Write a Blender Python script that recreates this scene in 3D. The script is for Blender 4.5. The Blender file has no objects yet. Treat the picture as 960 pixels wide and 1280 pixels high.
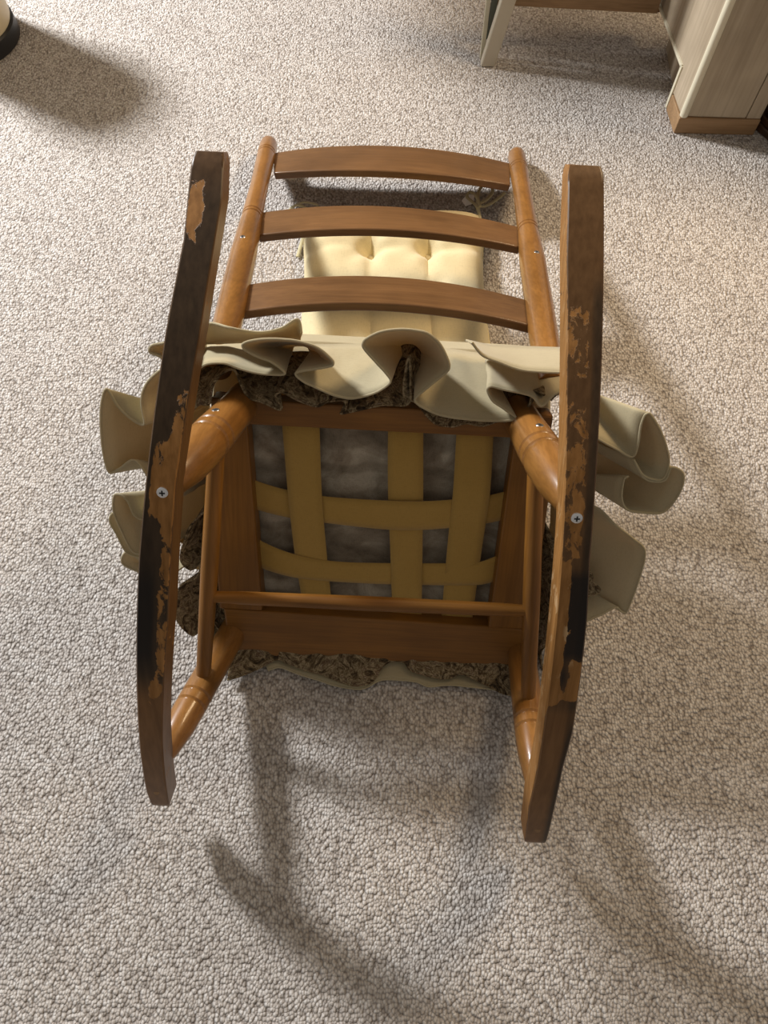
import bpy, bmesh, math, random
from mathutils import Vector, Matrix, noise
random.seed(7)
S = bpy.context.scene
C = bpy.context.scene.collection
R = math.radians

# ------------------------------------------------------------------ camera
CH, PITCH, F = 1.261, R(66.61), 960.0
cd = bpy.data.cameras.new('camera'); cam = bpy.data.objects.new('camera', cd); C.objects.link(cam)
cam.location = (0, 0, CH); cam.rotation_euler = (math.pi/2 - PITCH, 0, 0)
cd.sensor_fit = 'HORIZONTAL'; cd.sensor_width = 36; cd.lens = 36*F/960; cd.clip_start = .02
S.camera = cam
# ------------------------------------------------------------------ light
S.view_settings.view_transform = 'Standard'; S.view_settings.look = 'None'
S.view_settings.exposure = 0.0; S.view_settings.gamma = 1; S.view_settings.use_curve_mapping = False
w = bpy.data.worlds.new('world'); S.world = w; w.use_nodes = True
w.node_tree.nodes['Background'].inputs[0].default_value = (1.0, .92, .82, 1)
w.node_tree.nodes['Background'].inputs[1].default_value = .25
def area(name, loc, target, sx, sy, power, col):
    l = bpy.data.lights.new(name, 'AREA'); l.shape = 'RECTANGLE'; l.size = sx; l.size_y = sy
    l.energy = power; l.color = col
    o = bpy.data.objects.new(name, l); C.objects.link(o); o.location = loc
    o.rotation_euler = (Vector(target)-Vector(loc)).to_track_quat('-Z', 'Y').to_euler()
    return o
area('window_light', (-2.4, 2.62, 2.0), (-.1, .6, 0), .40, .44, 190, (.98, .99, 1.0))
area('room_lamp', (1.15, 1.6, 1.5), (.45, .65, 0), .5, .5, 22, (1, .74, .44))

# ------------------------------------------------------------------ frames: ground points and the tipped chair's own axes
FW = Vector((0, math.cos(PITCH), -math.sin(PITCH))); UP = Vector((0, math.sin(PITCH), math.cos(PITCH)))
CO = Vector((0, 0, CH))
def ray(x, y): return FW + UP*((640-y)/F) + Vector(((x-480)/F, 0, 0))
def gnd(x, y, z=0.0):
    d = ray(x, y); return CO + d*((z-CH)/d.z)
def Rx(a): return Matrix.Rotation(a, 3, 'X')
RM = Matrix.Rotation(R(-2.7636), 3, 'Z') @ Matrix.Rotation(R(1.0441), 3, 'Y') @ Rx(-R(130.6512))
T = Vector((-.008, .5322, .3159))
RI = RM.transposed()
def w2l(v): return RI @ (Vector(v)-T)
def l2w(v): return RM @ Vector(v) + T
def bl(x, y, p0, n=(0, 0, 1)):
    """point of the chair's plane (p0, n) seen at x, y; a number p0 is the height Z"""
    if not hasattr(p0, '__len__'): p0 = (0, 0, p0)
    o = w2l(CO); d = RI @ ray(x, y); n = Vector(n)
    return o + d*((Vector(p0)-o).dot(n)/d.dot(n))
def px(v):
    d = l2w(v)-CO; z = d.dot(FW); return 480+F*d.x/z, 640-F*d.dot(UP)/z
MW = Matrix.Translation(T) @ RM.to_4x4()

# ------------------------------------------------------------------ materials
def mat(name, rough=.6, col=(.5, .5, .5), spec=.5):
    m = bpy.data.materials.new(name); m.use_nodes = True
    nt = m.node_tree; b = nt.nodes['Principled BSDF']
    b.inputs['Base Color'].default_value = (*col, 1); b.inputs['Roughness'].default_value = rough
    b.inputs['Specular IOR Level'].default_value = spec
    return m, nt, b
def N(nt, t, **k):
    n = nt.nodes.new(t)
    for a, v in k.items(): setattr(n, a, v)
    return n
def coords(nt, scale=(1, 1, 1), out='Object'):
    tc = N(nt, 'ShaderNodeTexCoord'); mp = N(nt, 'ShaderNodeMapping')
    mp.inputs['Scale'].default_value = scale
    nt.links.new(tc.outputs[out], mp.inputs['Vector']); return mp.outputs[0]
def noise_tex(nt, vec, scale, detail=4, rough=.55, dist=0):
    n = N(nt, 'ShaderNodeTexNoise'); n.inputs['Scale'].default_value = scale; n.inputs['Detail'].default_value = detail
    n.inputs['Roughness'].default_value = rough; n.inputs['Distortion'].default_value = dist
    nt.links.new(vec, n.inputs['Vector']); return n.outputs['Fac']
def ramp(nt, fac, stops):
    r = N(nt, 'ShaderNodeValToRGB'); e = r.color_ramp.elements
    while len(e) < len(stops): e.new(.5)
    for i, (p, c) in enumerate(stops):
        e[i].position = p; e[i].color = (*c, 1) if len(c) == 3 else c
    nt.links.new(fac, r.inputs[0]); return r.outputs[0]
def mix(nt, fac, a, b, mode='MIX'):
    m = N(nt, 'ShaderNodeMix', data_type='RGBA', blend_type=mode)
    for s, v in ((0, fac), (6, a), (7, b)):
        if isinstance(v, (int, float)): m.inputs[s].default_value = v
        elif isinstance(v, tuple): m.inputs[s].default_value = (*v, 1)
        else: nt.links.new(v, m.inputs[s])
    return m.outputs[2]
def math_(nt, op, a, b=0.0, c=0.0):
    m = N(nt, 'ShaderNodeMath', operation=op)
    for i, v in enumerate((a, b, c)):
        if isinstance(v, (int, float)): m.inputs[i].default_value = v
        else: nt.links.new(v, m.inputs[i])
    return m.outputs[0]
def bump(nt, b, h, strength, dist):
    n = N(nt, 'ShaderNodeBump'); n.inputs['Strength'].default_value = strength; n.inputs['Distance'].default_value = dist
    nt.links.new(h, n.inputs['Height']); nt.links.new(n.outputs[0], b.inputs['Normal'])
def wood(name, axis, dark, light, rough=.32, coat=.3, gs=1.0):
    m, nt, b = mat(name, rough)
    sc = [26*gs]*3; sc[axis] = 2.0*gs
    v = coords(nt, tuple(sc)); n1 = noise_tex(nt, v, 1.6, 6, .6, .8)
    v2 = coords(nt, (5, 5, 5)); n2 = noise_tex(nt, v2, 1.0, 3)
    sc3 = [260*gs]*3; sc3[axis] = 9*gs
    n3 = noise_tex(nt, coords(nt, tuple(sc3)), 1, 3)
    c = ramp(nt, n1, [(.3, dark), (.7, light)])
    c = mix(nt, .35, c, ramp(nt, n2, [(.35, tuple(x*.6 for x in dark)), (.65, tuple(min(1, x*1.2) for x in light))]))
    c = mix(nt, .22, c, ramp(nt, n3, [(.4, (.35, .3, .25)), (.6, (1, 1, 1))]), 'MULTIPLY')
    nt.links.new(c, b.inputs['Base Color'])
    b.inputs['Coat Weight'].default_value = coat; b.inputs['Coat Roughness'].default_value = .14; b.inputs['Specular IOR Level'].default_value = .3
    bump(nt, b, n3, .12, .001)
    return m
WX = wood('varnished_wood_x', 0, (.185, .075, .012), (.29, .125, .022), .42, .08)
WY = wood('varnished_wood_y', 1, (.185, .075, .012), (.29, .125, .022), .42, .08)
WZ = wood('varnished_wood_z', 2, (.20, .085, .018), (.34, .155, .038), .36, .5)
WS = wood('slat_wood', 0, (.12, .056, .019), (.20, .098, .036), .4, .2)
OAKX = wood('oak_x', 0, (.26, .15, .07), (.40, .25, .13), .5, 0, .8)
OAKZ = wood('oak_z', 2, (.26, .13, .05), (.40, .22, .10), .5, 0, .8)
PALE = wood('whitewashed_wood', 2, (.38, .30, .205), (.52, .43, .315), .5, 0, .45)
CREAMEDGE, _, _ = mat('cream_edging', .5, (.72, .66, .50))
DARKWOOD = wood('dark_carved_wood', 2, (.035, .016, .008), (.09, .045, .022), .35, .3)
LEGPAINT, _, _ = mat('cream_leg_paint', .45, (.50, .44, .34))
LEGPALE, _, _ = mat('pale_leg_edge', .45, (.62, .58, .44))
BLACKP, _, _ = mat('black_plastic', .45, (.012, .012, .014))
GREYP, _, _ = mat('grey_green_metal', .5, (.10, .11, .09))
BINP, _, _ = mat('cream_metal', .4, (.62, .53, .36))
STEEL, nt, b = mat('screw_steel', .3, (.75, .76, .78)); b.inputs['Metallic'].default_value = 1
SLOT, _, _ = mat('screw_recess', .6, (.02, .02, .02))
BUTTON, _, _ = mat('cream_button', .7, (.70, .60, .38))
TAG, _, _ = mat('white_tag', .7, (.9, .88, .85))

def rocker_material():
    m, nt, b = mat('worn_rocker_paint', .42, spec=.2)
    at = N(nt, 'ShaderNodeAttribute', attribute_name='wear'); sp = N(nt, 'ShaderNodeSeparateColor')
    nt.links.new(at.outputs['Color'], sp.inputs[0]); bare, mid, blk = sp.outputs[0], sp.outputs[1], sp.outputs[2]
    n = noise_tex(nt, coords(nt, (70, 34, 70)), 1, 7, .68, .5)
    f = math_(nt, 'ADD', bare, math_(nt, 'MULTIPLY', math_(nt, 'SUBTRACT', n, .5), 1.5))
    msk = ramp(nt, f, [(.47, (0, 0, 0)), (.53, (1, 1, 1))])
    g = noise_tex(nt, coords(nt, (150, 8, 150)), 1, 4)
    tan = ramp(nt, g, [(.3, (.21, .095, .024)), (.7, (.36, .175, .055))])
    n2 = noise_tex(nt, coords(nt, (55, 25, 55)), 1.3, 5, .7)
    tan = mix(nt, ramp(nt, n2, [(.55, (0, 0, 0)), (.62, (1, 1, 1))]), tan, mix(nt, blk, tan, (.58, .40, .22)))
    dark = ramp(nt, g, [(.3, (.035, .021, .011)), (.7, (.060, .037, .020))])
    midc = ramp(nt, g, [(.3, (.135, .064, .022)), (.7, (.20, .100, .038))])
    d = mix(nt, mid, dark, midc)
    d = mix(nt, blk, d, (.012, .009, .008))
    c = mix(nt, msk, d, tan)
    nt.links.new(c, b.inputs['Base Color'])
    r = ramp(nt, msk, [(0, (.36,)*3), (1, (.55,)*3)]); nt.links.new(r, b.inputs['Roughness'])
    bump(nt, b, math_(nt, 'SUBTRACT', 1.0, msk), .5, .0008)
    return m
ROCK = rocker_material()

def fabric(name, c1, c2, weave=900, rough=.9, big=6):
    m, nt, b = mat(name, rough, spec=.2)
    n = noise_tex(nt, coords(nt), big, 4)
    c = ramp(nt, n, [(.3, c1), (.7, c2)])
    a = noise_tex(nt, coords(nt, (weave, weave*.12, weave)), 1, 2); a2 = noise_tex(nt, coords(nt, (weave*.12, weave, weave*.5)), 1, 2)
    h = math_(nt, 'ADD', a, a2)
    c = mix(nt, .25, c, ramp(nt, h, [(.7, (.55, .55, .55)), (1.2, (1, 1, 1))]), 'MULTIPLY')
    nt.links.new(c, b.inputs['Base Color']); bump(nt, b, h, .35, .0006)
    b.inputs['Sheen Weight'].default_value = .25
    return m
def translucent(m, f, col):
    nt = m.node_tree; b = nt.nodes['Principled BSDF']; o = nt.nodes['Material Output']
    t = N(nt, 'ShaderNodeBsdfTranslucent'); t.inputs[0].default_value = (*col, 1); mx = N(nt, 'ShaderNodeMixShader'); mx.inputs[0].default_value = f
    nt.links.new(b.outputs[0], mx.inputs[1]); nt.links.new(t.outputs[0], mx.inputs[2]); nt.links.new(mx.outputs[0], o.inputs[0])
LINEN = fabric('beige_linen', (.52, .45, .28), (.59, .52, .345))
translucent(LINEN, .25, (.60, .40, .16))
CREAM = fabric('cream_cotton', (.68, .57, .33), (.73, .62, .38), 700)
TIE = fabric('tie_cotton', (.55, .48, .28), (.62, .55, .34), 1200)
STRAP = fabric('webbing_tan', (.43, .265, .062), (.48, .30, .08), 1100, .75)
def tapestry():
    m, nt, b = mat('tapestry_print', .95, spec=.15)
    v = coords(nt); n1 = noise_tex(nt, v, 38, 5, .65, 2.2); n2 = noise_tex(nt, v, 150, 3, .7, 1)
    c = ramp(nt, n1, [(.36, (.05, .035, .022)), (.46, (.17, .12, .065)), (.54, (.42, .34, .21)), (.60, (.15, .09, .05)), (.7, (.48, .41, .29))])
    c = mix(nt, .6, c, ramp(nt, n2, [(.4, (.25, .2, .15)), (.6, (1, 1, 1))]), 'MULTIPLY')
    nt.links.new(c, b.inputs['Base Color']); bump(nt, b, n2, .6, .0015); return m
TAP = tapestry()
def padmat():
    m, nt, b = mat('grey_quilted_fabric', .95, spec=.15)
    v = coords(nt); n1 = noise_tex(nt, v, 16, 5, .6, 1.0)
    vo = N(nt, 'ShaderNodeTexVoronoi', feature='DISTANCE_TO_EDGE'); vo.inputs['Scale'].default_value = 13
    nt.links.new(v, vo.inputs['Vector'])
    wv = N(nt, 'ShaderNodeTexWave', wave_type='RINGS'); wv.inputs['Scale'].default_value = 7; wv.inputs['Distortion'].default_value = 4
    wv.inputs['Detail'].default_value = 2; nt.links.new(v, wv.inputs['Vector'])
    t = noise_tex(nt, coords(nt, (1400, 160, 1400)), 1, 2); t2 = noise_tex(nt, coords(nt, (160, 1400, 1400)), 1, 2)
    th = math_(nt, 'ADD', t, t2)
    c = ramp(nt, n1, [(.32, (.26, .21, .155)), (.5, (.40, .34, .26)), (.68, (.56, .50, .40))])
    c = mix(nt, .45, c, ramp(nt, wv.outputs[0], [(.15, (.5, .48, .45)), (.5, (1, 1, 1))]), 'MULTIPLY')
    c = mix(nt, .5, c, ramp(nt, vo.outputs[0], [(.0, (.6, .58, .55)), (.16, (1, 1, 1))]), 'MULTIPLY')
    c = mix(nt, .4, c, ramp(nt, th, [(.75, (.4, .4, .4)), (1.2, (1, 1, 1))]), 'MULTIPLY')
    nt.links.new(c, b.inputs['Base Color'])
    bump(nt, b, math_(nt, 'ADD', vo.outputs[0], math_(nt, 'MULTIPLY', th, .1)), .5, .004); return m
PAD = padmat()
def carpet():
    m, nt, b = mat('berber_carpet', .95, spec=.1)
    tc = coords(nt, (1, .78, 1), 'Object')
    wob = N(nt, 'ShaderNodeTexNoise'); wob.inputs['Scale'].default_value = 60; nt.links.new(tc, wob.inputs['Vector'])
    va = N(nt, 'ShaderNodeVectorMath', operation='MULTIPLY_ADD'); nt.links.new(wob.outputs['Color'], va.inputs[0])
    va.inputs[1].default_value = (.004, .004, .0); nt.links.new(tc, va.inputs[2])
    vo = N(nt, 'ShaderNodeTexVoronoi', feature='F1'); vo.inputs['Scale'].default_value = 235; vo.inputs['Randomness'].default_value = .8
    nt.links.new(va.outputs[0], vo.inputs['Vector'])
    d = vo.outputs['Distance']
    sp = N(nt, 'ShaderNodeSeparateColor'); nt.links.new(vo.outputs['Color'], sp.inputs[0])
    loop = ramp(nt, sp.outputs[0], [(0, (.50, .45, .405)), (.45, (.60, .55, .505)), (.8, (.68, .635, .595)), (1, (.74, .705, .67))])
    big = noise_tex(nt, tc, 9, 3)
    loop = mix(nt, .3, loop, ramp(nt, big, [(.35, (.86, .84, .83)), (.65, (1, 1, 1))]), 'MULTIPLY')
    gap = ramp(nt, d, [(.35, (1, 1, 1)), (.85, (.36, .33, .31))])
    c = mix(nt, .8, loop, gap, 'MULTIPLY')
    nt.links.new(c, b.inputs['Base Color'])
    f = noise_tex(nt, tc, 700, 2)
    h = math_(nt, 'SUBTRACT', math_(nt, 'MULTIPLY', f, .25), math_(nt, 'MULTIPLY', d, d))
    bump(nt, b, h, 1.0, .0035)
    return m
CARPET = carpet()

# ------------------------------------------------------------------ objects and meshes
def link(name, bm, m, parent=None, smooth=True, world=None):
    me = bpy.data.meshes.new(name); bmesh.ops.recalc_face_normals(bm, faces=bm.faces); bm.to_mesh(me); bm.free()
    if m: me.materials.append(m)
    if smooth:
        for p in me.polygons: p.use_smooth = True
        me.set_sharp_from_angle(angle=R(38))
    o = bpy.data.objects.new(name, me); C.objects.link(o)
    if parent: o.parent = parent
    if world: o.matrix_world = world
    return o
def tag(o, label=None, cat=None, group=None, kind=None):
    for k, v in (('label', label), ('category', cat), ('group', group), ('kind', kind)):
        if v: o[k] = v
    return o
def thing(name, label, cat, loc=(0, 0, 0), group=None, mw=None):
    o = bpy.data.objects.new(name, None); C.objects.link(o); o.empty_display_size = .05
    if mw: o.matrix_world = mw
    else: o.location = loc
    return tag(o, label, cat, group)
def bevel(o, w, seg=2, ang=30):
    b = o.modifiers.new('bevel', 'BEVEL'); b.width = w; b.segments = seg; b.limit_method = 'ANGLE'; b.angle_limit = R(ang)
    b.harden_normals = False
    return o
def hexa(bm, bot, top):
    """prism between two matching polygons"""
    a = [bm.verts.new(p) for p in bot]; c = [bm.verts.new(p) for p in top]; n = len(a)
    bm.faces.new(a[::-1]); bm.faces.new(c)
    for i in range(n): bm.faces.new((a[i], a[(i+1) % n], c[(i+1) % n], c[i]))
def box(bm, x0, x1, y0, y1, z0, z1):
    q = [(x0, y0), (x1, y0), (x1, y1), (x0, y1)]
    hexa(bm, [(x, y, z0) for x, y in q], [(x, y, z1) for x, y in q])
def tube(bm, pts, rads, seg=24, cap=True, flat=1.0):
    """sweep a round section along points"""
    pts = [Vector(p) for p in pts]; rings = []
    t0 = (pts[1]-pts[0]).normalized(); ref = Vector((0, 0, 1)) if abs(t0.z) < .8 else Vector((1, 0, 0))
    n = (ref - t0*ref.dot(t0)).normalized()
    for i, p in enumerate(pts):
        t = (pts[min(i+1, len(pts)-1)]-pts[max(i-1, 0)]).normalized()
        n = (n - t*n.dot(t)).normalized(); bnm = t.cross(n)
        r = rads[i] if hasattr(rads, '__len__') else rads
        rings.append([bm.verts.new(p + n*(math.cos(a)*r*flat) + bnm*(math.sin(a)*r)) for a in [2*math.pi*k/seg for k in range(seg)]])
    for a, c in zip(rings, rings[1:]):
        for k in range(seg): bm.faces.new((a[k], a[(k+1) % seg], c[(k+1) % seg], c[k]))
    if cap: bm.faces.new(rings[0][::-1]); bm.faces.new(rings[-1])
def lathe_line(a, b, prof, n=None):
    """points and radii along a-b from (t, r) pairs"""
    a, b = Vector(a), Vector(b)
    return [a.lerp(b, t) for t, _ in prof], [r for _, r in prof]
def catmull(P, n=6, closed=False):
    P = [Vector(p) for p in P]; out = []
    for i in range(len(P)-1):
        p0, p1, p2, p3 = P[max(i-1, 0)], P[i], P[i+1], P[min(i+2, len(P)-1)]
        # a fold stays a fold: damp tangents when the path turns sharply
        for k in range(n):
            t = k/n; t2, t3 = t*t, t*t*t
            m1 = (p2-p0)*.5; m2 = (p3-p1)*.5; L = (p2-p1).length
            if m1.length > L: m1 = m1.normalized()*L
            if m2.length > L: m2 = m2.normalized()*L
            out.append(p1*(2*t3-3*t2+1) + m1*(t3-2*t2+t) + p2*(-2*t3+3*t2) + m2*(t3-t2))
    out.append(P[-1]); return out
def interp(x, tab):
    if x <= tab[0][0]: return tab[0][1]
    for (a, va), (b, vb) in zip(tab, tab[1:]):
        if x <= b: return va + (vb-va)*(x-a)/(b-a)
    return tab[-1][1]

# ================================================================== setting
bm = bmesh.new(); box(bm, -4.5, 4.5, -3.5, 5.5, -.05, 0)
tag(link('floor', bm, CARPET, smooth=False), kind='structure')

# ================================================================== rocking chair
chair = thing('rocking_chair', 'brown wooden ladder-back rocking chair tipped forward, worn rocker undersides facing the viewer', 'rocking chair', mw=MW)
D = .3157
def part(name, bm, m, smooth=True, parent=None): return link(name, bm, m, parent or chair, smooth)

# rockers -----------------------------------------------------------
RK = {-1: dict(H=.282, k=.6237, yc=.1964, rw=.2483, ws=.11, Lr=.3485, Lf=.193, q=.0099, rh=.0423,
               co=[(-.349, -.003), (-.32, -.001), (-.262, .004), (-.169, 0), (-.022, -.0015), (.069, -.002), (.219, .0004), (.367, .002), (.46, .004), (.509, .0082)],
               cr=[(-.349, .002), (-.262, .0025), (-.17, .002), (-.024, -.0035), (.139, .0006), (.261, -.0019), (.336, -.0034), (.509, -.002)]),
      1: dict(H=.2873, k=.5617, yc=.2392, rw=.2351, ws=.0411, Lr=.3533, Lf=.2019, q=.0133, rh=.0421,
              co=[(-.352, .003), (-.243, .0021), (-.15, .0012), (-.065, 0), (.043, -.001), (.118, .0015), (.274, .001), (.336, -.0033), (.413, -.0035), (.518, -.0017)],
              cr=[(-.352, -.0008), (-.267, -.0031), (-.149, -.0013), (.017, .0016), (.215, 0), (.316, 0), (.417, -.0025), (.518, .0033)])}
def rock_z(g, Y): u = Y-g['yc']; return -g['H'] + g['k']*u*u + g['q']*u**3
def rock_c(s, Y, dz=0.0):
    g = RK[s]; return Vector((s*(g['rw']+g['ws']*(Y-.15)) + .5*(interp(Y, g['co'])+interp(Y, g['cr'])), Y, rock_z(g, Y)+dz))
def blob(u, y, cu, cy, ru, ry): return math.exp(-(((u-cu)/ru)**2 + ((y-cy)/ry)**2))
def st(x, a, b): t = max(0, min(1, (x-a)/(b-a))); return t*t*(3-2*t)
def wear_left(u, y):
    bare = -.1; mid = 0.; blk = 0.
    bare += 1.15*blob(u, y, -.5, 262, .7, 42) + .6*blob(u, y, .95, 198, .3, 14) - .5*blob(u, y, .75, 270, .4, 60)
    bare += .75*st(y, 455, 500)*st(u, -.1, .5)*(1-st(y, 640, 690)) + .75*st(y, 535, 565)*(1-st(y, 640, 665))*st(u, -.85, -.6)
    bare += .75*st(y, 655, 670)*(1-st(y, 860, 890))*st(u, -.25, .5)*.82
    bare += .5*blob(u, y, .0, 865, .5, 22)
    blk += .85*st(y, 690, 740)*(1-st(y, 815, 850))*(1-st(u, -.1, .25))
    mid += 1.0*st(y, 840, 880) + .25*blob(u, y, 0, 200, 2, 30)
    bare -= .3*st(y, 885, 910)
    return bare, mid, blk
def wear_right(u, y):
    bare = .0; mid = .55; blk = 0.
    bare += .40*st(y, 330, 400)*(1-st(u, .2, .6))*(1-st(y, 700, 720)) + .18*blob(u, y, -.1, 560, .8, 90) + .25*blob(u, y, 0, 660, .7, 40) - .35*blob(u, y, -.2, 490, .8, 14)
    bare -= .35*st(u, .45, .7)*st(y, 330, 380)*(1-st(y, 780, 830))
    mid -= .5*st(u, .3, .6)*st(y, 330, 380)
    bare += .75*st(y, 690, 720)*(1-st(y, 870, 895))*(1-st(u, -.45, -.1))
    blk += .9*st(y, 705, 725)*(1-st(y, 815, 835))*st(u, -.5, -.2); bare += .28*st(y, 700, 720)*(1-st(y, 800, 815))*(1-st(u, .0, .5))
    
    bare += .75*st(y, 812, 832)*(1-st(y, 868, 885)); blk += .9*blob(u, y, -.15, 846, .25, 16); bare -= 1.4*blob(u, y, -.15, 846, .25, 14)
    mid += .5*st(y, 880, 895); bare -= .3*st(y, 885, 895)
    mid -= .9*st(u, .55, .85)*st(y, 885, 930)
    return bare, mid, blk
def make_rocker(s):
    g = RK[s]; bm = bmesh.new(); lay = bm.verts.layers.float_color.new('wear')
    Y0, Y1 = -g['Lr'], D+g['Lf']; n = 150; NB, NS = 12, 5
    wf = wear_left if s < 0 else wear_right
    rings = []
    for i in range(n+1):
        Y = Y0+(Y1-Y0)*i/n
        e = min(i, n-i)*(Y1-Y0)/n
        sh = max(0, 1-e/.012)**2*.004          # softened ends
        z = rock_z(g, Y)+sh; rh = g['rh'] - 2*sh - (.010*max(0, 1-i/14)**1.5)
        xo = s*(g['rw']+g['ws']*(Y-.15)+.0178)+interp(Y, g['co'])-s*sh*.5
        xr = s*(g['rw']+g['ws']*(Y-.15)-.0178)+interp(Y, g['cr'])+s*sh*.5
        if s < 0: xr -= .006*max(0, 1-i/8)
        ypx = px((xr, Y, z))[1]
        ring = []
        def add(x, zz, u):
            v = bm.verts.new((x, Y, zz)); b_, m_, k_ = wf(u, ypx)
            v[lay] = (b_, m_, k_, 1); ring.append(v)
        c = .0018
        us = [-1+2*k/NB for k in range(NB+1)]
        for k, q in enumerate(us):                        # tread, from outer to inner edge
            x = xo+(xr-xo)*(q+1)/2; add(x + (s*-c if k == 0 else s*c if k == NB else 0), z, (q if s < 0 else -q))
        def side(x, zz, outer):
            v = bm.verts.new((x, Y, zz))
            if outer: v[lay] = (.0, .45, 0, 1)
            else:
                wv = (.95, .5, .6, 1) if (s > 0 and 640 < ypx < 890) else ((.75, .6, .2, 1) if s > 0 else (.3, .75, 0, 1))
                v[lay] = wv
            ring.append(v)
        for k in range(NS+1):                             # inner face, up
            f = k/NS; side(xr + (0 if k else 0), z+c+(rh-2*c)*f, False)
        side(xr+s*c, z+rh, False); side(xo-s*c, z+rh, True)
        for k in range(NS+1): side(xo, z+rh-c-(rh-2*c)*k/NS, True)
        rings.append(ring)
    m = len(rings[0])
    for a, b in zip(rings, rings[1:]):
        for k in range(m): bm.faces.new((a[k], a[(k+1) % m], b[(k+1) % m], b[k]))
    bm.faces.new(rings[0][::-1]); bm.faces.new(rings[-1])
    return part('rocker', bm, ROCK)
def make_screw(parent, p, nrm, r=.006):
    p, nrm = Vector(p), Vector(nrm).normalized()
    bm = bmesh.new()
    tube(bm, [p-nrm*.003, p+nrm*.0006, p+nrm*.0014, p+nrm*.0016], [r, r, r*.85, r*.3], 20)
    o = link('screw', bm, STEEL, parent); tag(o, 'silver cross-head screw')
    q = Vector((1, 0, 0)) - nrm*nrm.x; q.normalize(); t = nrm.cross(q)
    bm = bmesh.new()
    for a, b in ((q, t), (t, q)):
        c = p+nrm*.0018
        pts = [c+a*r*.5+b*r*.14, c-a*r*.5+b*r*.14, c-a*r*.5-b*r*.14, c+a*r*.5-b*r*.14]
        hexa(bm, [v-nrm*.001 for v in pts], pts)
    for v in bm.verts: v.co += Vector((0, 0, 0))
    me = link('screw', bm, SLOT, parent, False); me.name = 'screw_slot'
rockers = {}
for s in (-1, 1):
    rockers[s] = make_rocker(s)
    tag(rockers[s], 'rocker, paint scuffed to bare tan wood, brown along its middle' if s < 0 else 'rocker, scraped down to pale wood and black stains')
for s, (sx, sy) in ((-1, (203, 616)), (1, (721, 648))):
    best = min((abs(px(rock_c(s, Y*.001))[1]-sy), Y*.001) for Y in range(-60, 90))[1]
    c = rock_c(s, best); v = bl(sx, sy, c); v.z = c.z
    make_screw(rockers[s], v, (0, 0, -1), .0065)
    SY = best if s < 0 else SY
for s, Yc in ((-1, .46), (1, .475)):                     # plugged screw holes near the front tips
    c = rock_c(s, Yc); bm = bmesh.new(); n = Vector((0, 0, -1))
    tube(bm, [c+n*-.002, c+n*.0005], [.0045, .004], 14); link('screw_plug', bm, OAKX, rockers[s])

# legs --------------------------------------------------------------
def ringed(prof, at, r):                                 # twin turned grooves around t = at
    out = []
    for t, rr in prof: out.append((t, rr))
    for c in (at-.04, at+.03):
        out += [(c-.012, r), (c-.006, r-.0013), (c, r-.0022), (c+.006, r-.0013), (c+.012, r)]
    return sorted(out)
LEGS = {}
def leg(name, a, b, r0, r1, r2, ring, screw=None):
    prof = [(0, r0), (.15, r0), (.35, (r0+r1)/2), (.6, r1), (.8, (r1+r2)/2), (.96, r2*.8), (1, r2*.6)]
    rr = interp(ring, prof); prof = [(t, r) for t, r in prof if abs(t-ring) > .07]
    pts, rads = lathe_line(a, b, ringed(prof, ring, rr))
    bm = bmesh.new(); tube(bm, pts, rads, 28)
    o = part(name, bm, WZ); return o
for s in (-1, 1):
    # rear leg: from the rear corner of the frame to the rocker
    a = bl(302 if s < 0 else 650, 505 if s < 0 else 522, .012); Yr = -.004
    b = rock_c(s, Yr, .034)
    a2 = a + (a-b).normalized()*.02
    o = leg('rear_leg', a2, b, .0255, .0285, .024, .52)
    LEGS[('r', s)] = (a, b)
    q = (260, 524) if s < 0 else (681, 548)
    ax = (b-a).normalized(); d = RI @ ray(*q); oo = w2l(CO)
    # point on the leg's side nearest to the viewer along the line towards q
    w0 = oo-a; A = d.dot(d); B = d.dot(ax); Dd = d.dot(w0); E = ax.dot(w0)
    tt = (B*E-Dd)/(A-B*B); sp = a+ax*(E+B*tt); near = oo+d*tt
    nrm = (-(d.normalized()) + (near-sp)/.028*.9); nrm -= ax*nrm.dot(ax); nrm.normalize()
    make_screw(o, sp+nrm*.0262, nrm, .0055)
    # front leg
    if s < 0: a, yb = bl(291, 790, .012), .418
    else: a, yb = bl(651, 812, .012), .418
    b = rock_c(s, yb, .036)
    a2 = a + (a-b).normalized()*.015
    o = leg('front_leg', a2, b, .0225, .0235, .021, .62)
    LEGS[('f', s)] = (a, b)
# stretchers --------------------------------------------------------
SR = {}
for s in (-1, 1):
    A = LEGS[('r', s)][0].lerp(LEGS[('r', s)][1], .42); B = LEGS[('f', s)][0].lerp(LEGS[('f', s)][1], .46)
    A.x += .004*-s
    SR[s] = (A, B); bm = bmesh.new()
    pts, rads = lathe_line(A, B, [(0, .0095), (.08, .011), (.5, .0125), (.92, .011), (1, .0095)])
    tube(bm, pts, rads, 18); part('side_stretcher', bm, WY)
P = {}
for s, yy in ((-1, 745), (1, 763)):
    A, B = SR[s]; P[s] = min((abs(px(A.lerp(B, t/200))[1]-yy), t) for t in range(200))[1]/200
    P[s] = A.lerp(B, P[s])
bm = bmesh.new(); pts, rads = lathe_line(P[-1], P[1], [(0, .008), (.1, .0095), (.5, .0108), (.9, .0095), (1, .008)])
tube(bm, pts, rads, 18); part('cross_stretcher', bm, WX)

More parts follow.
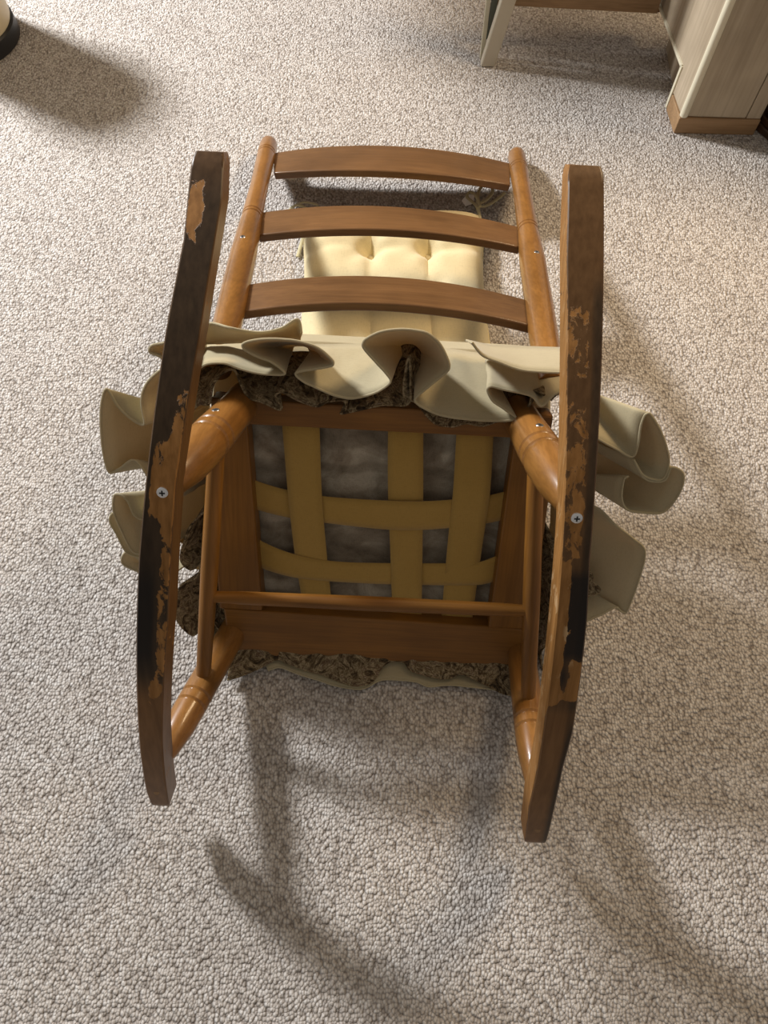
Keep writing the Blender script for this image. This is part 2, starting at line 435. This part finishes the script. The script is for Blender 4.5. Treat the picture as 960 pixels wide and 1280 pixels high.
# seat frame --------------------------------------------------------
c_rl, c_rr = bl(309, 531, 0), bl(643, 548, 0); c_fl, c_fr = bl(328, 764, 0), bl(610, 785, 0)
HZ = .036
def rail(name, q, m, ztop=HZ, zt2=None):
    bm = bmesh.new(); zt2 = ztop if zt2 is None else zt2
    hexa(bm, [(x, y, 0) for x, y in q], [(x, y, z) for (x, y), z in zip(q, (ztop, ztop, zt2, zt2))])
    o = part(name, bm, m, False); bevel(o, .003, 2); return o
rail('rear_rail', [(c_rl.x-.05, c_rl.y), (c_rr.x+.05, c_rr.y), (c_rr.x+.05, c_rr.y-.036), (c_rl.x-.05, c_rl.y-.036)], WX)
f0, f1 = bl(300, 821, 0), bl(634, 832, 0)
rail('front_rail', [(c_fl.x-.062, c_fl.y-.001), (c_fr.x+.062, c_fr.y-.001), (c_fr.x+.055, f1.y), (c_fl.x-.055, f0.y)], WX, HZ, .014)
rail('side_rail', [(c_rl.x, c_rl.y-.001), (c_fl.x, c_fl.y), (c_fl.x-.068, c_fl.y), (c_rl.x-.060, c_rl.y-.001)], WY)
rail('side_rail', [(c_rr.x, c_rr.y-.001), (c_fr.x, c_fr.y), (c_fr.x+.068, c_fr.y), (c_rr.x+.060, c_rr.y-.001)], WY)

# webbing -----------------------------------------------------------
ZS = .026
def strap(L, Rr, bumps, along):
    """L and Rr: pixel rows of the two edges; bumps: (t, dz) where it passes over or under"""
    Lp = catmull([bl(x, y, ZS) for x, y in L], 8); Rp = catmull([bl(x, y, ZS) for x, y in Rr], 8); n = len(Lp)
    bm = bmesh.new(); rows = []
    for i in range(n):
        t = i/(n-1); z = ZS - .006*math.sin(math.pi*t)
        for bt, dz in bumps: z += dz*math.exp(-((t-bt)/.10)**2)
        e = max(0, 1-min(t, 1-t)/.06); z += .006*e
        a, b = Lp[i].copy(), Rp[i].copy(); a.z = b.z = z
        rows.append([bm.verts.new(a.lerp(b, k/4)) for k in range(5)])
    for r0, r1 in zip(rows, rows[1:]):
        for k in range(4): bm.faces.new((r0[k], r0[k+1], r1[k+1], r1[k]))
    o = part('webbing_strap', bm, STRAP)
    so = o.modifiers.new('thickness', 'SOLIDIFY'); so.thickness = .0018; so.offset = 0
U, O = .0028, -.0028
strap([(352, 518), (354, 540), (361, 615), (369, 690), (378, 752), (381, 770)], [(399, 518), (400, 540), (403, 615), (409, 692), (414.5, 752), (416, 770)], [(.42, O), (.75, U)], 0)
strap([(486, 524), (485, 540), (485, 610), (488, 690), (490, 752), (490, 776)], [(530, 524), (529, 545), (529, 610), (528, 690), (527, 755), (527, 778)], [(.42, U), (.75, O)], 0)
strap([(571, 530), (570, 545), (566, 610), (559, 680), (553, 755), (551, 780)], [(618, 530), (616, 550), (612, 610), (601, 690), (592, 760), (589, 783)], [(.42, O), (.75, U)], 0)
strap([(305, 591), (317, 599), (355, 611), (410, 619), (485, 623), (550, 623), (610, 618), (634, 614), (644, 611)],
      [(308, 629), (321, 636), (360, 646), (412, 652), (488, 659), (550, 658), (606, 653), (629, 650), (641, 647)], [(.24, U), (.56, O), (.86, U)], 1)
strap([(312, 664), (325, 674), (365, 689), (415, 699), (485, 702), (550, 703), (596, 701), (620, 693), (634, 690)],
      [(318, 700), (329, 709), (370, 719), (415, 724), (485, 728), (550, 730), (595, 729), (616, 725), (630, 722)], [(.24, O), (.6, U), (.86, O)], 1)

# back: posts and ladder slats ---------------------------------------
bt, bb = Vector((0, -.3419, .822)), Vector((0, -.1178, .1912))
bdir = (bt-bb).normalized(); BN = bdir.cross(Vector((1, 0, 0))).normalized()
if BN.y > 0: BN = -BN                                    # rearward normal of the back plane
def bp(x, y, off=0.0): return bl(x, y, bb+BN*off, BN)
for s in (-1, 1):
    top = bp(*((337, 176) if s < 0 else (645, 190))); low = bp(*((289, 385) if s < 0 else (678, 410)))
    base = low + (low-top).normalized()*((low.z-.045)/((top-low).normalized().z))
    r = .0205; L_ = (top-base).length
    def tq(y): return min((abs(px(top.lerp(base, k/300))[1]-y), k/300) for k in range(301))[1]
    t1, t2 = (tq(194), tq(272)) if s < 0 else (tq(212), tq(289))
    prof = [(0, .004), (.003, .009), (.010, .014), (.022, .0178), (.034, r*.92)]
    for c in (t1, t2):
        for o_ in (-.007, .007):
            e = .0032; prof += [(c+o_-e, r*.94), (c+o_-e*.4, r*.94-.0018), (c+o_+e*.4, r*.94-.0018), (c+o_+e, r*.94)]
    prof += [((t1+t2)/2, r*.86), (t2+.06, r*1.02), (t2+.16, r*1.1), (.6, r*1.12), (.8, r*1.12), (1, r*1.0)]
    pts, rads = lathe_line(top, base, sorted(prof)); bm = bmesh.new(); tube(bm, pts, rads, 28)
    o = part('back_post', bm, WZ)
    q = (305, 311) if s < 0 else (668, 330); c = bp(*q); make_screw(o, c+BN*(r*1.05), BN, .0048)
slats = [((342, 191, 216), (475, 181.5, 213), (638, 204, 231)), ((322, 266, 294), (475, 257, 286), (651, 284, 309)), ((300, 357, 390), (480, 345, 379), (667, 377, 408))]
for (xl, tl, b_l), (xc, tc, bc), (xr, tr, br) in slats:
    bm = bmesh.new(); n = 28; off = .026; rows = []
    T3 = [bp(xl, tl), bp(xc, tc, off), bp(xr, tr)]; B3 = [bp(xl, b_l), bp(xc, bc, off), bp(xr, br)]
    def quad(P3, t):
        tm = (P3[1].x-P3[0].x)/(P3[2].x-P3[0].x)
        l0 = (t-tm)*(t-1)/(tm); l1 = t*(t-1)/(tm*(tm-1)); l2 = t*(t-tm)/(1-tm)
        return P3[0]*l0 + P3[1]*l1 + P3[2]*l2
    for i in range(n+1):
        t = i/n; a, b = quad(T3, t), quad(B3, t)
        up = (a-b).normalized(); tn = (quad(T3, min(1, t+.01))-quad(T3, max(0, t-.01))).normalized(); nn = up.cross(tn).normalized()
        if nn.dot(BN) < 0: nn = -nn
        h = .0075; rows.append([bm.verts.new(v) for v in (a, b, b-nn*h*2, a-nn*h*2)])
    for r0, r1 in zip(rows, rows[1:]):
        for k in range(4): bm.faces.new((r0[k], r0[(k+1) % 4], r1[(k+1) % 4], r1[k]))
    bm.faces.new(rows[0][::-1]); bm.faces.new(rows[-1])
    bevel(part('back_slat', bm, WS), .0022, 2)

# ================================================================== seat cushion with its skirt
cush = thing('seat_cushion', 'seat cushion in the tipped chair, beige gathered skirt, dark floral ruffle, grey quilted underside', 'cushion', mw=MW)
bm = bmesh.new()                                         # quilted underside bulging between the straps
nx, ny = 60, 60; X0, X1, Y0, Y1 = -.215, .212, -.03, .365
def pad_z(x, y):
    z = .046 - .010*abs(math.sin(math.pi*(x+.2)*10.5))*abs(math.sin(math.pi*(y+.02)*9)) + .003*noise.noise(Vector((x*18, y*18, 2)))
    return z
grid = [[bm.verts.new((X0+(X1-X0)*i/nx, Y0+(Y1-Y0)*j/ny, max(.0375, pad_z(X0+(X1-X0)*i/nx, Y0+(Y1-Y0)*j/ny)) if True else 0)) for j in range(ny+1)] for i in range(nx+1)]
for i in range(nx):
    for j in range(ny): bm.faces.new((grid[i][j], grid[i+1][j], grid[i+1][j+1], grid[i][j+1]))
link('quilted_underside', bm, PAD, cush)
bm = bmesh.new()                                         # body above the frame, squashed at the front against the floor
secs = []
for j in range(13):
    f = j/12; Y = -.098+.448*f; t = .105*(1-f)**.8+.010; zb = .064-.010*f
    W = .252+.010*math.sin(math.pi*f); edge = min(1, (min(f, 1-f)+.02)*7)**.5
    ring = []
    for k in range(28):
        a = 2*math.pi*k/28; cx, sz = math.cos(a), math.sin(a)
        x = W*math.copysign(abs(cx)**.35, cx)*(.97+.03*edge); z = zb + t*.5 + .5*t*math.copysign(abs(sz)**.6, sz)*edge
        ring.append(bm.verts.new((x, Y, z)))
    secs.append(ring)
for a, b in zip(secs, secs[1:]):
    for k in range(28): bm.faces.new((a[k], a[(k+1) % 28], b[(k+1) % 28], b[k]))
bm.faces.new(secs[0][::-1]); bm.faces.new(secs[-1])
link('cushion_body', bm, LINEN, cush)

def skirt(name, hem, base, m, zh, zb, rows=9, thick=.0028, wob=.0, power=1.0, world_z=None, label=None, anchors=None):
    """gathered cloth from its seam (base) to its hem; both are lines in the chair's own planes"""
    def pt(x, y, z): return w2l(gnd(x, y, z)) if world_z is not None else bl(x, y, z)
    Hh = []
    for q in hem:
        z = q[2] if len(q) > 2 else (world_z if world_z is not None else zh); Hh.append(pt(q[0], q[1], z))
    Hh = catmull(Hh, 6)
    Bb = [bl(q[0], q[1], q[2] if len(q) > 2 else zb) for q in base]
    ln = [0]
    for a, b in zip(Hh, Hh[1:]): ln.append(ln[-1]+(b-a).length)
    bl_ = [0]
    for a, b in zip(Bb, Bb[1:]): bl_.append(bl_[-1]+(b-a).length)
    bm = bmesh.new(); G = []
    tab = [(l/bl_[-1], i) for i, l in enumerate(bl_)]
    # seam position follows the hem's own progress, smoothed so that it never runs back
    n = len(Hh); axis = (Bb[-1]-Bb[0]).normalized()
    prog = [(h-Bb[0]).dot(axis) for h in Hh]
    lo, hi = min(prog), max(prog)
    k = max(6, n//7); sm = []
    for i in range(n):
        seg = prog[max(0, i-k):i+k+1]; sm.append(sum(seg)/len(seg))
    for i in range(1, n): sm[i] = max(sm[i], sm[i-1]+1e-5)
    fr = [.35*l/ln[-1] + .65*(s_-sm[0])/(sm[-1]-sm[0]) for l, s_ in zip(ln, sm)]
    if anchors:                                          # pleats: hem point index -> share of the seam
        fr = [interp(i/6, anchors) for i in range(n)]
    for i, h in enumerate(Hh):
        f = fr[i]; u = interp(f, tab); i0 = min(int(u), len(Bb)-2); b = Bb[i0].lerp(Bb[i0+1], u-i0)
        col = []
        for r in range(rows):
            t = r/(rows-1); v = b.lerp(h, t**power)
            v += Vector((noise.noise(v*40), noise.noise(v*40+Vector((9, 0, 0))), noise.noise(v*40+Vector((0, 9, 0)))))*wob*math.sin(math.pi*min(1, t*1.2+.05))
            col.append(bm.verts.new(v))
        G.append(col)
    for a, b in zip(G, G[1:]):
        for r in range(rows-1): bm.faces.new((a[r], a[r+1], b[r+1], b[r]))
    o = link(name, bm, m, cush); so = o.modifiers.new('thickness', 'SOLIDIFY'); so.thickness = thick; so.offset = 0
    if label: tag(o, label)
    # stitched, rolled hem
    bm = bmesh.new(); tube(bm, Hh, thick*.62, 8); link('hem', bm, m, o)
    return o
ZB = .10; ZH = -.03
rear_hem = [(238, 470), (247, 462), (259, 455), (280, 454), (297, 460), (315, 465), (335, 468), (356, 467),
 (340, 453), (322, 446), (306, 437), (303, 431), (310, 427), (328, 424), (352, 424), (375, 427), (398, 435), (416, 451), (415, 457),
 (395, 461), (370, 466), (378, 476), (392, 483), (412, 492), (425, 496), (440, 498), (460, 494), (475, 488), (488, 477),
 (482, 466), (472, 455), (454, 434), (456, 425), (475, 415), (500, 411.5), (520, 413), (535, 417), (550, 430), (561, 453), (560, 463), (540, 480), (519, 498),
 (522, 505), (540, 515), (560, 521), (585, 524), (612, 526), (645, 524),
 (630, 511), (616, 501), (609, 487), (614, 483), (630, 487), (650, 491), (666, 496), (677, 508), (693, 493), (712, 486)]
def ix(p): return rear_hem.index(p)
def sx(x): return (x-258)/(704-258)
anch = [(0, sx(258)), (ix((259, 455)), sx(266)), (ix((356, 467)), sx(366)), (ix((395, 461)), sx(384)), (ix((425, 496)), sx(430)), (ix((488, 477)), sx(503)),
        (ix((519, 498)), sx(517)), (ix((585, 524)), sx(560)), (ix((645, 524)), sx(600)), (ix((614, 483)), sx(612)), (ix((677, 508)), sx(668)), (len(rear_hem)-1, sx(704))]
skirt('skirt_panel', rear_hem, [(258+446*k/40, interp(258+446*k/40, [(258, 426), (376, 432), (450, 430), (547, 434), (612, 444), (704, 462)])) for k in range(41)], LINEN, ZH, .09, wob=.003, anchors=anch)
# outer flap lying over the pleats at the right of the rear edge, and the turned-up edge at the left
skirt('skirt_panel', [(590, 428), (603, 444), (622, 452), (650, 462), (680, 465), (712, 466)], [(582, 425), (612, 432), (700, 435)], LINEN, -.036, .07, rows=6)
skirt('skirt_panel', [(246, 414, .02), (263, 404, .02), (285, 409), (310, 414), (330, 415), (352, 410), (372, 399), (377, 416)], [(250, 430), (300, 428), (376, 424)], LINEN, .0, .055, rows=6)
left_hem = [(222, 424), (204, 429), (190, 432), (187, 440), (200, 446), (212, 458), (200, 463), (185, 477), (178, 492), (177, 507), (180, 531),
 (162, 522), (147, 507), (133, 486), (126, 511), (128, 559), (136, 590), (149, 586), (168, 575), (185, 597), (200, 640)]
skirt('skirt_panel', left_hem, [(262, 430), (262, 470), (262, 520), (262, 600)], LINEN, -.03, .085, wob=.003)
skirt('skirt_panel', [(214, 560), (190, 600), (180, 648), (168, 644), (160, 627), (151, 619), (143, 619), (142, 639), (154, 668), (164, 687), (172, 692), (196, 690)],
      [(258, 560), (262, 600), (268, 650)], LINEN, -.02, .085, wob=.002)
skirt('skirt_panel', [(196, 700), (172, 696), (158, 690), (146, 668), (137, 650), (145, 640), (170, 650)], [(266, 640), (268, 670), (270, 700)], LINEN, .0, .085, wob=.002)
skirt('skirt_panel', [(205, 728), (176, 716), (153, 704), (158, 690), (175, 700)], [(266, 680), (268, 700), (270, 715)], LINEN, .02, .085, wob=.002)
right_hem = [(708, 520), (728, 535), (750, 550), (770, 561), (790, 571), (797, 558), (801, 532), (806, 519), (812, 517), (825, 537), (834, 562), (836, 580),
 (829, 598), (815, 599), (802, 592), (792, 574), (802, 594), (812, 601), (826, 602), (833, 598), (840, 584), (854, 592), (852, 610), (840, 630), (827, 641), (805, 641), (784, 637),
 (777, 622), (780, 599), (786, 595)]
skirt('skirt_panel', right_hem, [(694, 455), (706, 490), (705, 540), (700, 590)], LINEN, -.03, .085, wob=.002)
skirt('skirt_panel', [(730, 628), (750, 637), (768, 655), (790, 672), (806, 688), (800, 720), (783, 765), (776, 764), (770, 759), (752, 768), (725, 780)],
      [(690, 600), (688, 650), (680, 720)], LINEN, .0, .085, wob=.003)
# dark floral ruffle under the linen
skirt('floral_ruffle', [(236, 520), (248, 506), (262, 504), (266, 482), (276, 468), (292, 462), (300, 478), (310, 496), (328, 503), (349, 512), (352, 508), (344, 496), (352, 490),
 (372, 500), (396, 508), (410, 502), (430, 501), (432, 512), (426, 517), (446, 513), (480, 506), (510, 505), (513, 480), (511, 445), (505, 478), (506, 497), (520, 503), (536, 522), (546, 530),
 (566, 533), (582, 529), (604, 532), (626, 526), (645, 530), (662, 505), (668, 488), (690, 500)],
 [(236, 446), (376, 440), (490, 440), (500, 428), (524, 428), (534, 442), (612, 455), (712, 480)], TAP, -.009, .075, wob=.008)
skirt('floral_ruffle', [(255, 640), (240, 655), (232, 672), (226, 700), (238, 712), (250, 706), (246, 722), (228, 730), (220, 750), (222, 776), (240, 794), (252, 788), (262, 802), (276, 795), (268, 778)],
 [(262, 620), (272, 700), (282, 770)], TAP, .008, .07, wob=.006)
skirt('floral_ruffle', [(690, 700), (715, 712), (738, 716), (742, 728), (750, 738), (738, 744), (720, 750), (700, 770), (690, 800), (676, 815), (680, 850), (668, 860)],
 [(676, 640), (672, 740), (655, 800)], TAP, .008, .07, wob=.006)
skirt('floral_ruffle', [(284, 850), (300, 845), (322, 836), (346, 824), (360, 829), (385, 838), (400, 842), (420, 850), (444, 857), (465, 852), (477, 834), (490, 826), (505, 828), (514, 838),
 (540, 846), (560, 848), (576, 842), (600, 852), (630, 867), (660, 872)], [(290, 800, .01), (450, 808, .01), (655, 822, .01)], TAP, .0, .01, world_z=.014, wob=.005, rows=7)
skirt('skirt_panel', [(335, 838), (350, 834), (372, 842), (398, 850), (420, 857), (452, 861), (476, 850), (500, 850), (520, 852), (536, 858), (560, 856), (585, 858), (620, 862)],
 [(320, 812, .02), (450, 815, .02), (640, 832, .02)], LINEN, .0, .02, world_z=.008, wob=.003, rows=7)

# ================================================================== cream back cushion on the carpet
pc = gnd(492, 340, .0)
back = thing('back_cushion', 'cream tufted chair cushion lying flat on the carpet behind the ladder slats', 'cushion', (pc.x, pc.y, 0))
ox, oy = pc.x, pc.y
bm = bmesh.new(); n = 72; HWx, Yt, Yb = .184, 1.225-oy, .80-oy
btn = [(-.048, 1.107-oy), (.070, 1.107-oy), (-.048, .985-oy), (.070, .985-oy)]
def pad_h(x, y):
    ex = 1-min(1, max(0, (abs(x)/HWx)))**6; ey = 1-abs((y-(Yt+Yb)/2)/((Yt-Yb)/2))**8
    h = .048*max(0, ex)**.5*max(0, ey)**.5
    for bx, by in btn:
        d = math.hypot(x-bx, y-by); h -= .024*math.exp(-(d/.02)**2) + .010*math.exp(-(d/.05)**2)
        an = math.atan2(y-by, x-bx); h += .0022*math.cos(an*5+bx*60)*math.exp(-((d-.035)/.025)**2)
    for bx in (-.048, .070): h -= .0035*math.exp(-((x-bx)/.003)**2) + .004*math.exp(-((x-bx)/.016)**2)
    h -= .006*math.exp(-((y-btn[0][1]-.004*math.sin(x*40))/.012)**2)*(1-math.exp(-(x/.16)**2)*.3)
    h += .002*noise.noise(Vector((x*22, y*14, 1)))
    return max(.004, h)
for side in (1, 0):
    g = []
    for i in range(n+1):
        row = []
        for j in range(n+1):
            u, v = -1+2*i/n, j/n; u = math.copysign(1-(1-abs(u))**1.3, u)
            x = u*HWx*(1+.0*v); y = Yb+(Yt-Yb)*v
            x += .004*math.sin(v*9)*u
            row.append(bm.verts.new((x, y, pad_h(x, y)+.012 if side else .004)))
        g.append(row)
    for i in range(n):
        for j in range(n): bm.faces.new((g[i][j], g[i+1][j], g[i+1][j+1], g[i][j+1]))
    if side: top = g
    else:
        bd = lambda q: [q[i][0] for i in range(n)]+[q[n][j] for j in range(n)]+[q[i][n] for i in range(n, 0, -1)]+[q[0][j] for j in range(n, 0, -1)]
        A, B = bd(top), bd(g); m_ = len(A)
        for k in range(m_): bm.faces.new((A[k], A[(k+1) % m_], B[(k+1) % m_], B[k]))
link('pad', bm, CREAM, back)
for bx, by in btn:
    bm = bmesh.new(); bmesh.ops.create_uvsphere(bm, u_segments=16, v_segments=8, radius=.0075)
    for v in bm.verts: v.co.z *= .5; v.co += Vector((bx, by, pad_h(bx, by)+.014))
    link('button', bm, BUTTON, back)
def tie(pts, r=.0038, name='tie', m=TIE):
    P3 = catmull([gnd(x, y, z)-pc for x, y, z in pts], 7); bm = bmesh.new(); tube(bm, P3, r, 8, flat=.45); return link(name, bm, m, back)
tie([(392, 282, .03), (384, 262, .02), (372, 256, .022), (362, 262, .014), (378, 253, .02), (396, 256, .022), (398, 262, .012), (388, 266, .02)])
tie([(382, 262, .02), (382, 282, .010), (378, 300, .006), (372, 321, .005)])
tie([(602, 292, .03), (599, 268, .02), (596, 258, .024), (590, 252, .02), (584, 246, .016), (588, 240, .018), (596, 246, .022), (600, 258, .026)])
tie([(598, 260, .024), (597, 244, .016), (603, 232, .014), (611, 231, .014), (616, 238, .014), (610, 248, .016), (600, 254, .024)])
tie([(598, 258, .024), (608, 257, .014), (620, 250, .008), (631, 241, .005)])
bm = bmesh.new(); q = [gnd(x, y, z)-pc for x, y, z in ((577, 251, .008), (584, 243, .016), (593, 244, .02), (592, 254, .02), (582, 258, .012))]
hexa(bm, q, [v+Vector((0, 0, .001)) for v in q]); tag(link('care_tag', bm, TAG, back, False), 'white fabric care tag')

# ================================================================== desk, its leg, the cabinet beside it
def wbox(name, m, parent, pts_bot, z0, z1, bev=0):
    bm = bmesh.new(); hexa(bm, [(x, y, z0) for x, y in pts_bot], [(x, y, z1) for x, y in pts_bot])
    o = link(name, bm, m, parent, False)
    if bev: bevel(o, bev, 3)
    return o
cab = thing('cabinet', 'whitewashed wood cabinet with oak plinth at the right edge', 'cabinet', (0, 0, 0))
xa, ya = .662, 1.487                                     # front left corner at the floor
xb = .838
wbox('plinth', OAKX, cab, [(xa-.004, ya-.004), (xb, ya-.010), (xb, ya+.05), (xa-.010, ya+.072)], 0, .040, .002)
wbox('front_panel', PALE, cab, [(xa+.004, ya), (xb-.033, ya-.006), (xb-.033, ya+.018), (xa+.004, ya+.018)], .040, .72, .004)
wbox('filler_strip', PALE, cab, [(xb-.032, ya-.005), (xb-.001, ya-.006), (xb-.001, ya+.018), (xb-.032, ya+.018)], .040, .72, .001)
wbox('light_block_core', PALE, cab, [(xa+.004, ya+.019), (xb-.003, ya+.019), (xb-.003, ya+.285), (xa-.008, ya+.285)], .107, .72)  # solid filling added to keep lamp light from leaking through the cabinet
wbox('light_block_foot', PALE, cab, [(xa+.015, ya+.019), (xb-.003, ya+.019), (xb-.003, ya+.28), (xa+.02, ya+.28)], .0, .107)  # added block, closes the low gap under the cabinet to light
bm = bmesh.new()                                         # side panel with its notched lower rear
prof = [(ya, .040), (ya+.078, .040), (ya+.078, .105), (ya+.29, .105), (ya+.29, .72), (ya, .72)]
hexa(bm, [(xa-(y-ya)*.10-.000, y, z) for y, z in prof], [(xa+.018-(y-ya)*.10, y, z) for y, z in prof])
o = link('side_panel', bm, PALE, cab, False); bevel(o, .003, 2)
bm = bmesh.new(); tube(bm, [(xa+.006, ya+.004, .041), (xa+.006, ya+.004, .72)], .009, 16); link('corner_edging', bm, CREAMEDGE, cab)
bm = bmesh.new()
hexa(bm, [(xa-(y-ya)*.10-.003, y, z) for y, z in ((ya+.074, .002), (ya+.082, .002), (ya+.082, .105), (ya+.074, .105))], [(xa-(y-ya)*.10+.010, y, z) for y, z in ((ya+.074, .002), (ya+.082, .002), (ya+.082, .105), (ya+.074, .105))])
hexa(bm, [(xa-(y-ya)*.10-.003, y, z) for y, z in ((ya+.078, .100), (ya+.29, .100), (ya+.29, .107), (ya+.078, .107))], [(xa-(y-ya)*.10+.010, y, z) for y, z in ((ya+.078, .100), (ya+.29, .100), (ya+.29, .107), (ya+.078, .107))])
link('notch_edging', bm, CREAMEDGE, cab, False)
wbox('rear_post', OAKZ, cab, [(xa-.034, ya+.285), (xa-.022, ya+.285), (xa-.022, ya+.325), (xa-.034, ya+.325)], .085, .72, .001)

desk = thing('desk', 'desk with oak lower board and cream slanting leg, above dark floor shadow', 'desk', (0, 0, 0))
dy = 1.80
wbox('lower_board', OAKX, desk, [(.26, 1.775), (xa-.037, 1.745), (xa-.037, 1.765), (.26, 1.795)], .10, .22, .001)
wbox('light_block_back', OAKX, desk, [(-.70, 2.45), (xa-.05, 2.45), (xa-.05, 2.468), (-.70, 2.468)], .0, .70, .001)  # unseen panel added to block light from behind and darken the floor
wbox('desk_top', OAKX, desk, [(-.75, 1.99), (xa-.036, 1.99), (xa-.036, 2.75), (-.75, 2.75)], .70, .73, .003)  # top out of view, its extent shaped to shade the floor by the leg
def bar(name, m, a, b, wx, wy, bev=.003):
    bm = bmesh.new(); q = [(-wx/2, -wy/2), (wx/2, -wy/2), (wx/2, wy/2), (-wx/2, wy/2)]
    hexa(bm, [(a[0]+x, a[1]+y, a[2]) for x, y in q], [(b[0]+x, b[1]+y, b[2]) for x, y in q])
    return bevel(link(name, bm, m, desk, False), bev, 3)
bar('leg', LEGPAINT, (.247, 1.712, .0), (.385, 1.775, .70), .034, .022, .004)
bar('leg_brace', LEGPALE, (.235, 1.735, .0), (.238, 1.79, .35), .010, .012, .001)
bar('leg_panel', GREYP, (.246, 1.740, .045), (.262, 1.79, .35), .014, .008, .001)
bar('leg_bracket', BLACKP, (.250, 1.748, .19), (.262, 1.79, .45), .045, .035, .002)

dk = thing('carved_cabinet', 'dark carved wood furniture foot at the right edge beside the pale cabinet', 'furniture', (0, 0, 0))
def ledge(name, off, z0, z1):
    pts = [(.842-off, 1.50-off*.3), (.872-off*.3, 1.452+off), (1.30, 1.36+off), (1.30, 1.75), (.842-off, 1.60)]
    return wbox(name, DARKWOOD, dk, pts, z0, z1, .003)
ledge('base_moulding', .0, 0, .018); ledge('base_moulding', -.007, .018, .032); ledge('base_moulding', -.015, .032, .045)
ledge('body', -.022, .045, .60)
bm = bmesh.new(); tube(bm, [(.868, 1.492, .045), (.868, 1.492, .6)], .009, 12); link('corner_bead', bm, DARKWOOD, dk)

# cream cylinder at the top left corner
cx, cy = -1.005, 1.80
binn = thing('bin', 'cream round bin with black base at the top left corner', 'bin', (cx, cy, 0))
bm = bmesh.new(); tube(bm, [(0, 0, 0), (0, 0, .004), (0, 0, .038), (0, 0, .042)], [.113, .118, .116, .112], 48); link('base_ring', bm, BLACKP, binn)
bm = bmesh.new(); tube(bm, [(0, 0, .042), (0, 0, .05), (0, 0, .40), (0, 0, .41)], [.110, .113, .112, .110], 48); link('bin_body', bm, BINP, binn)
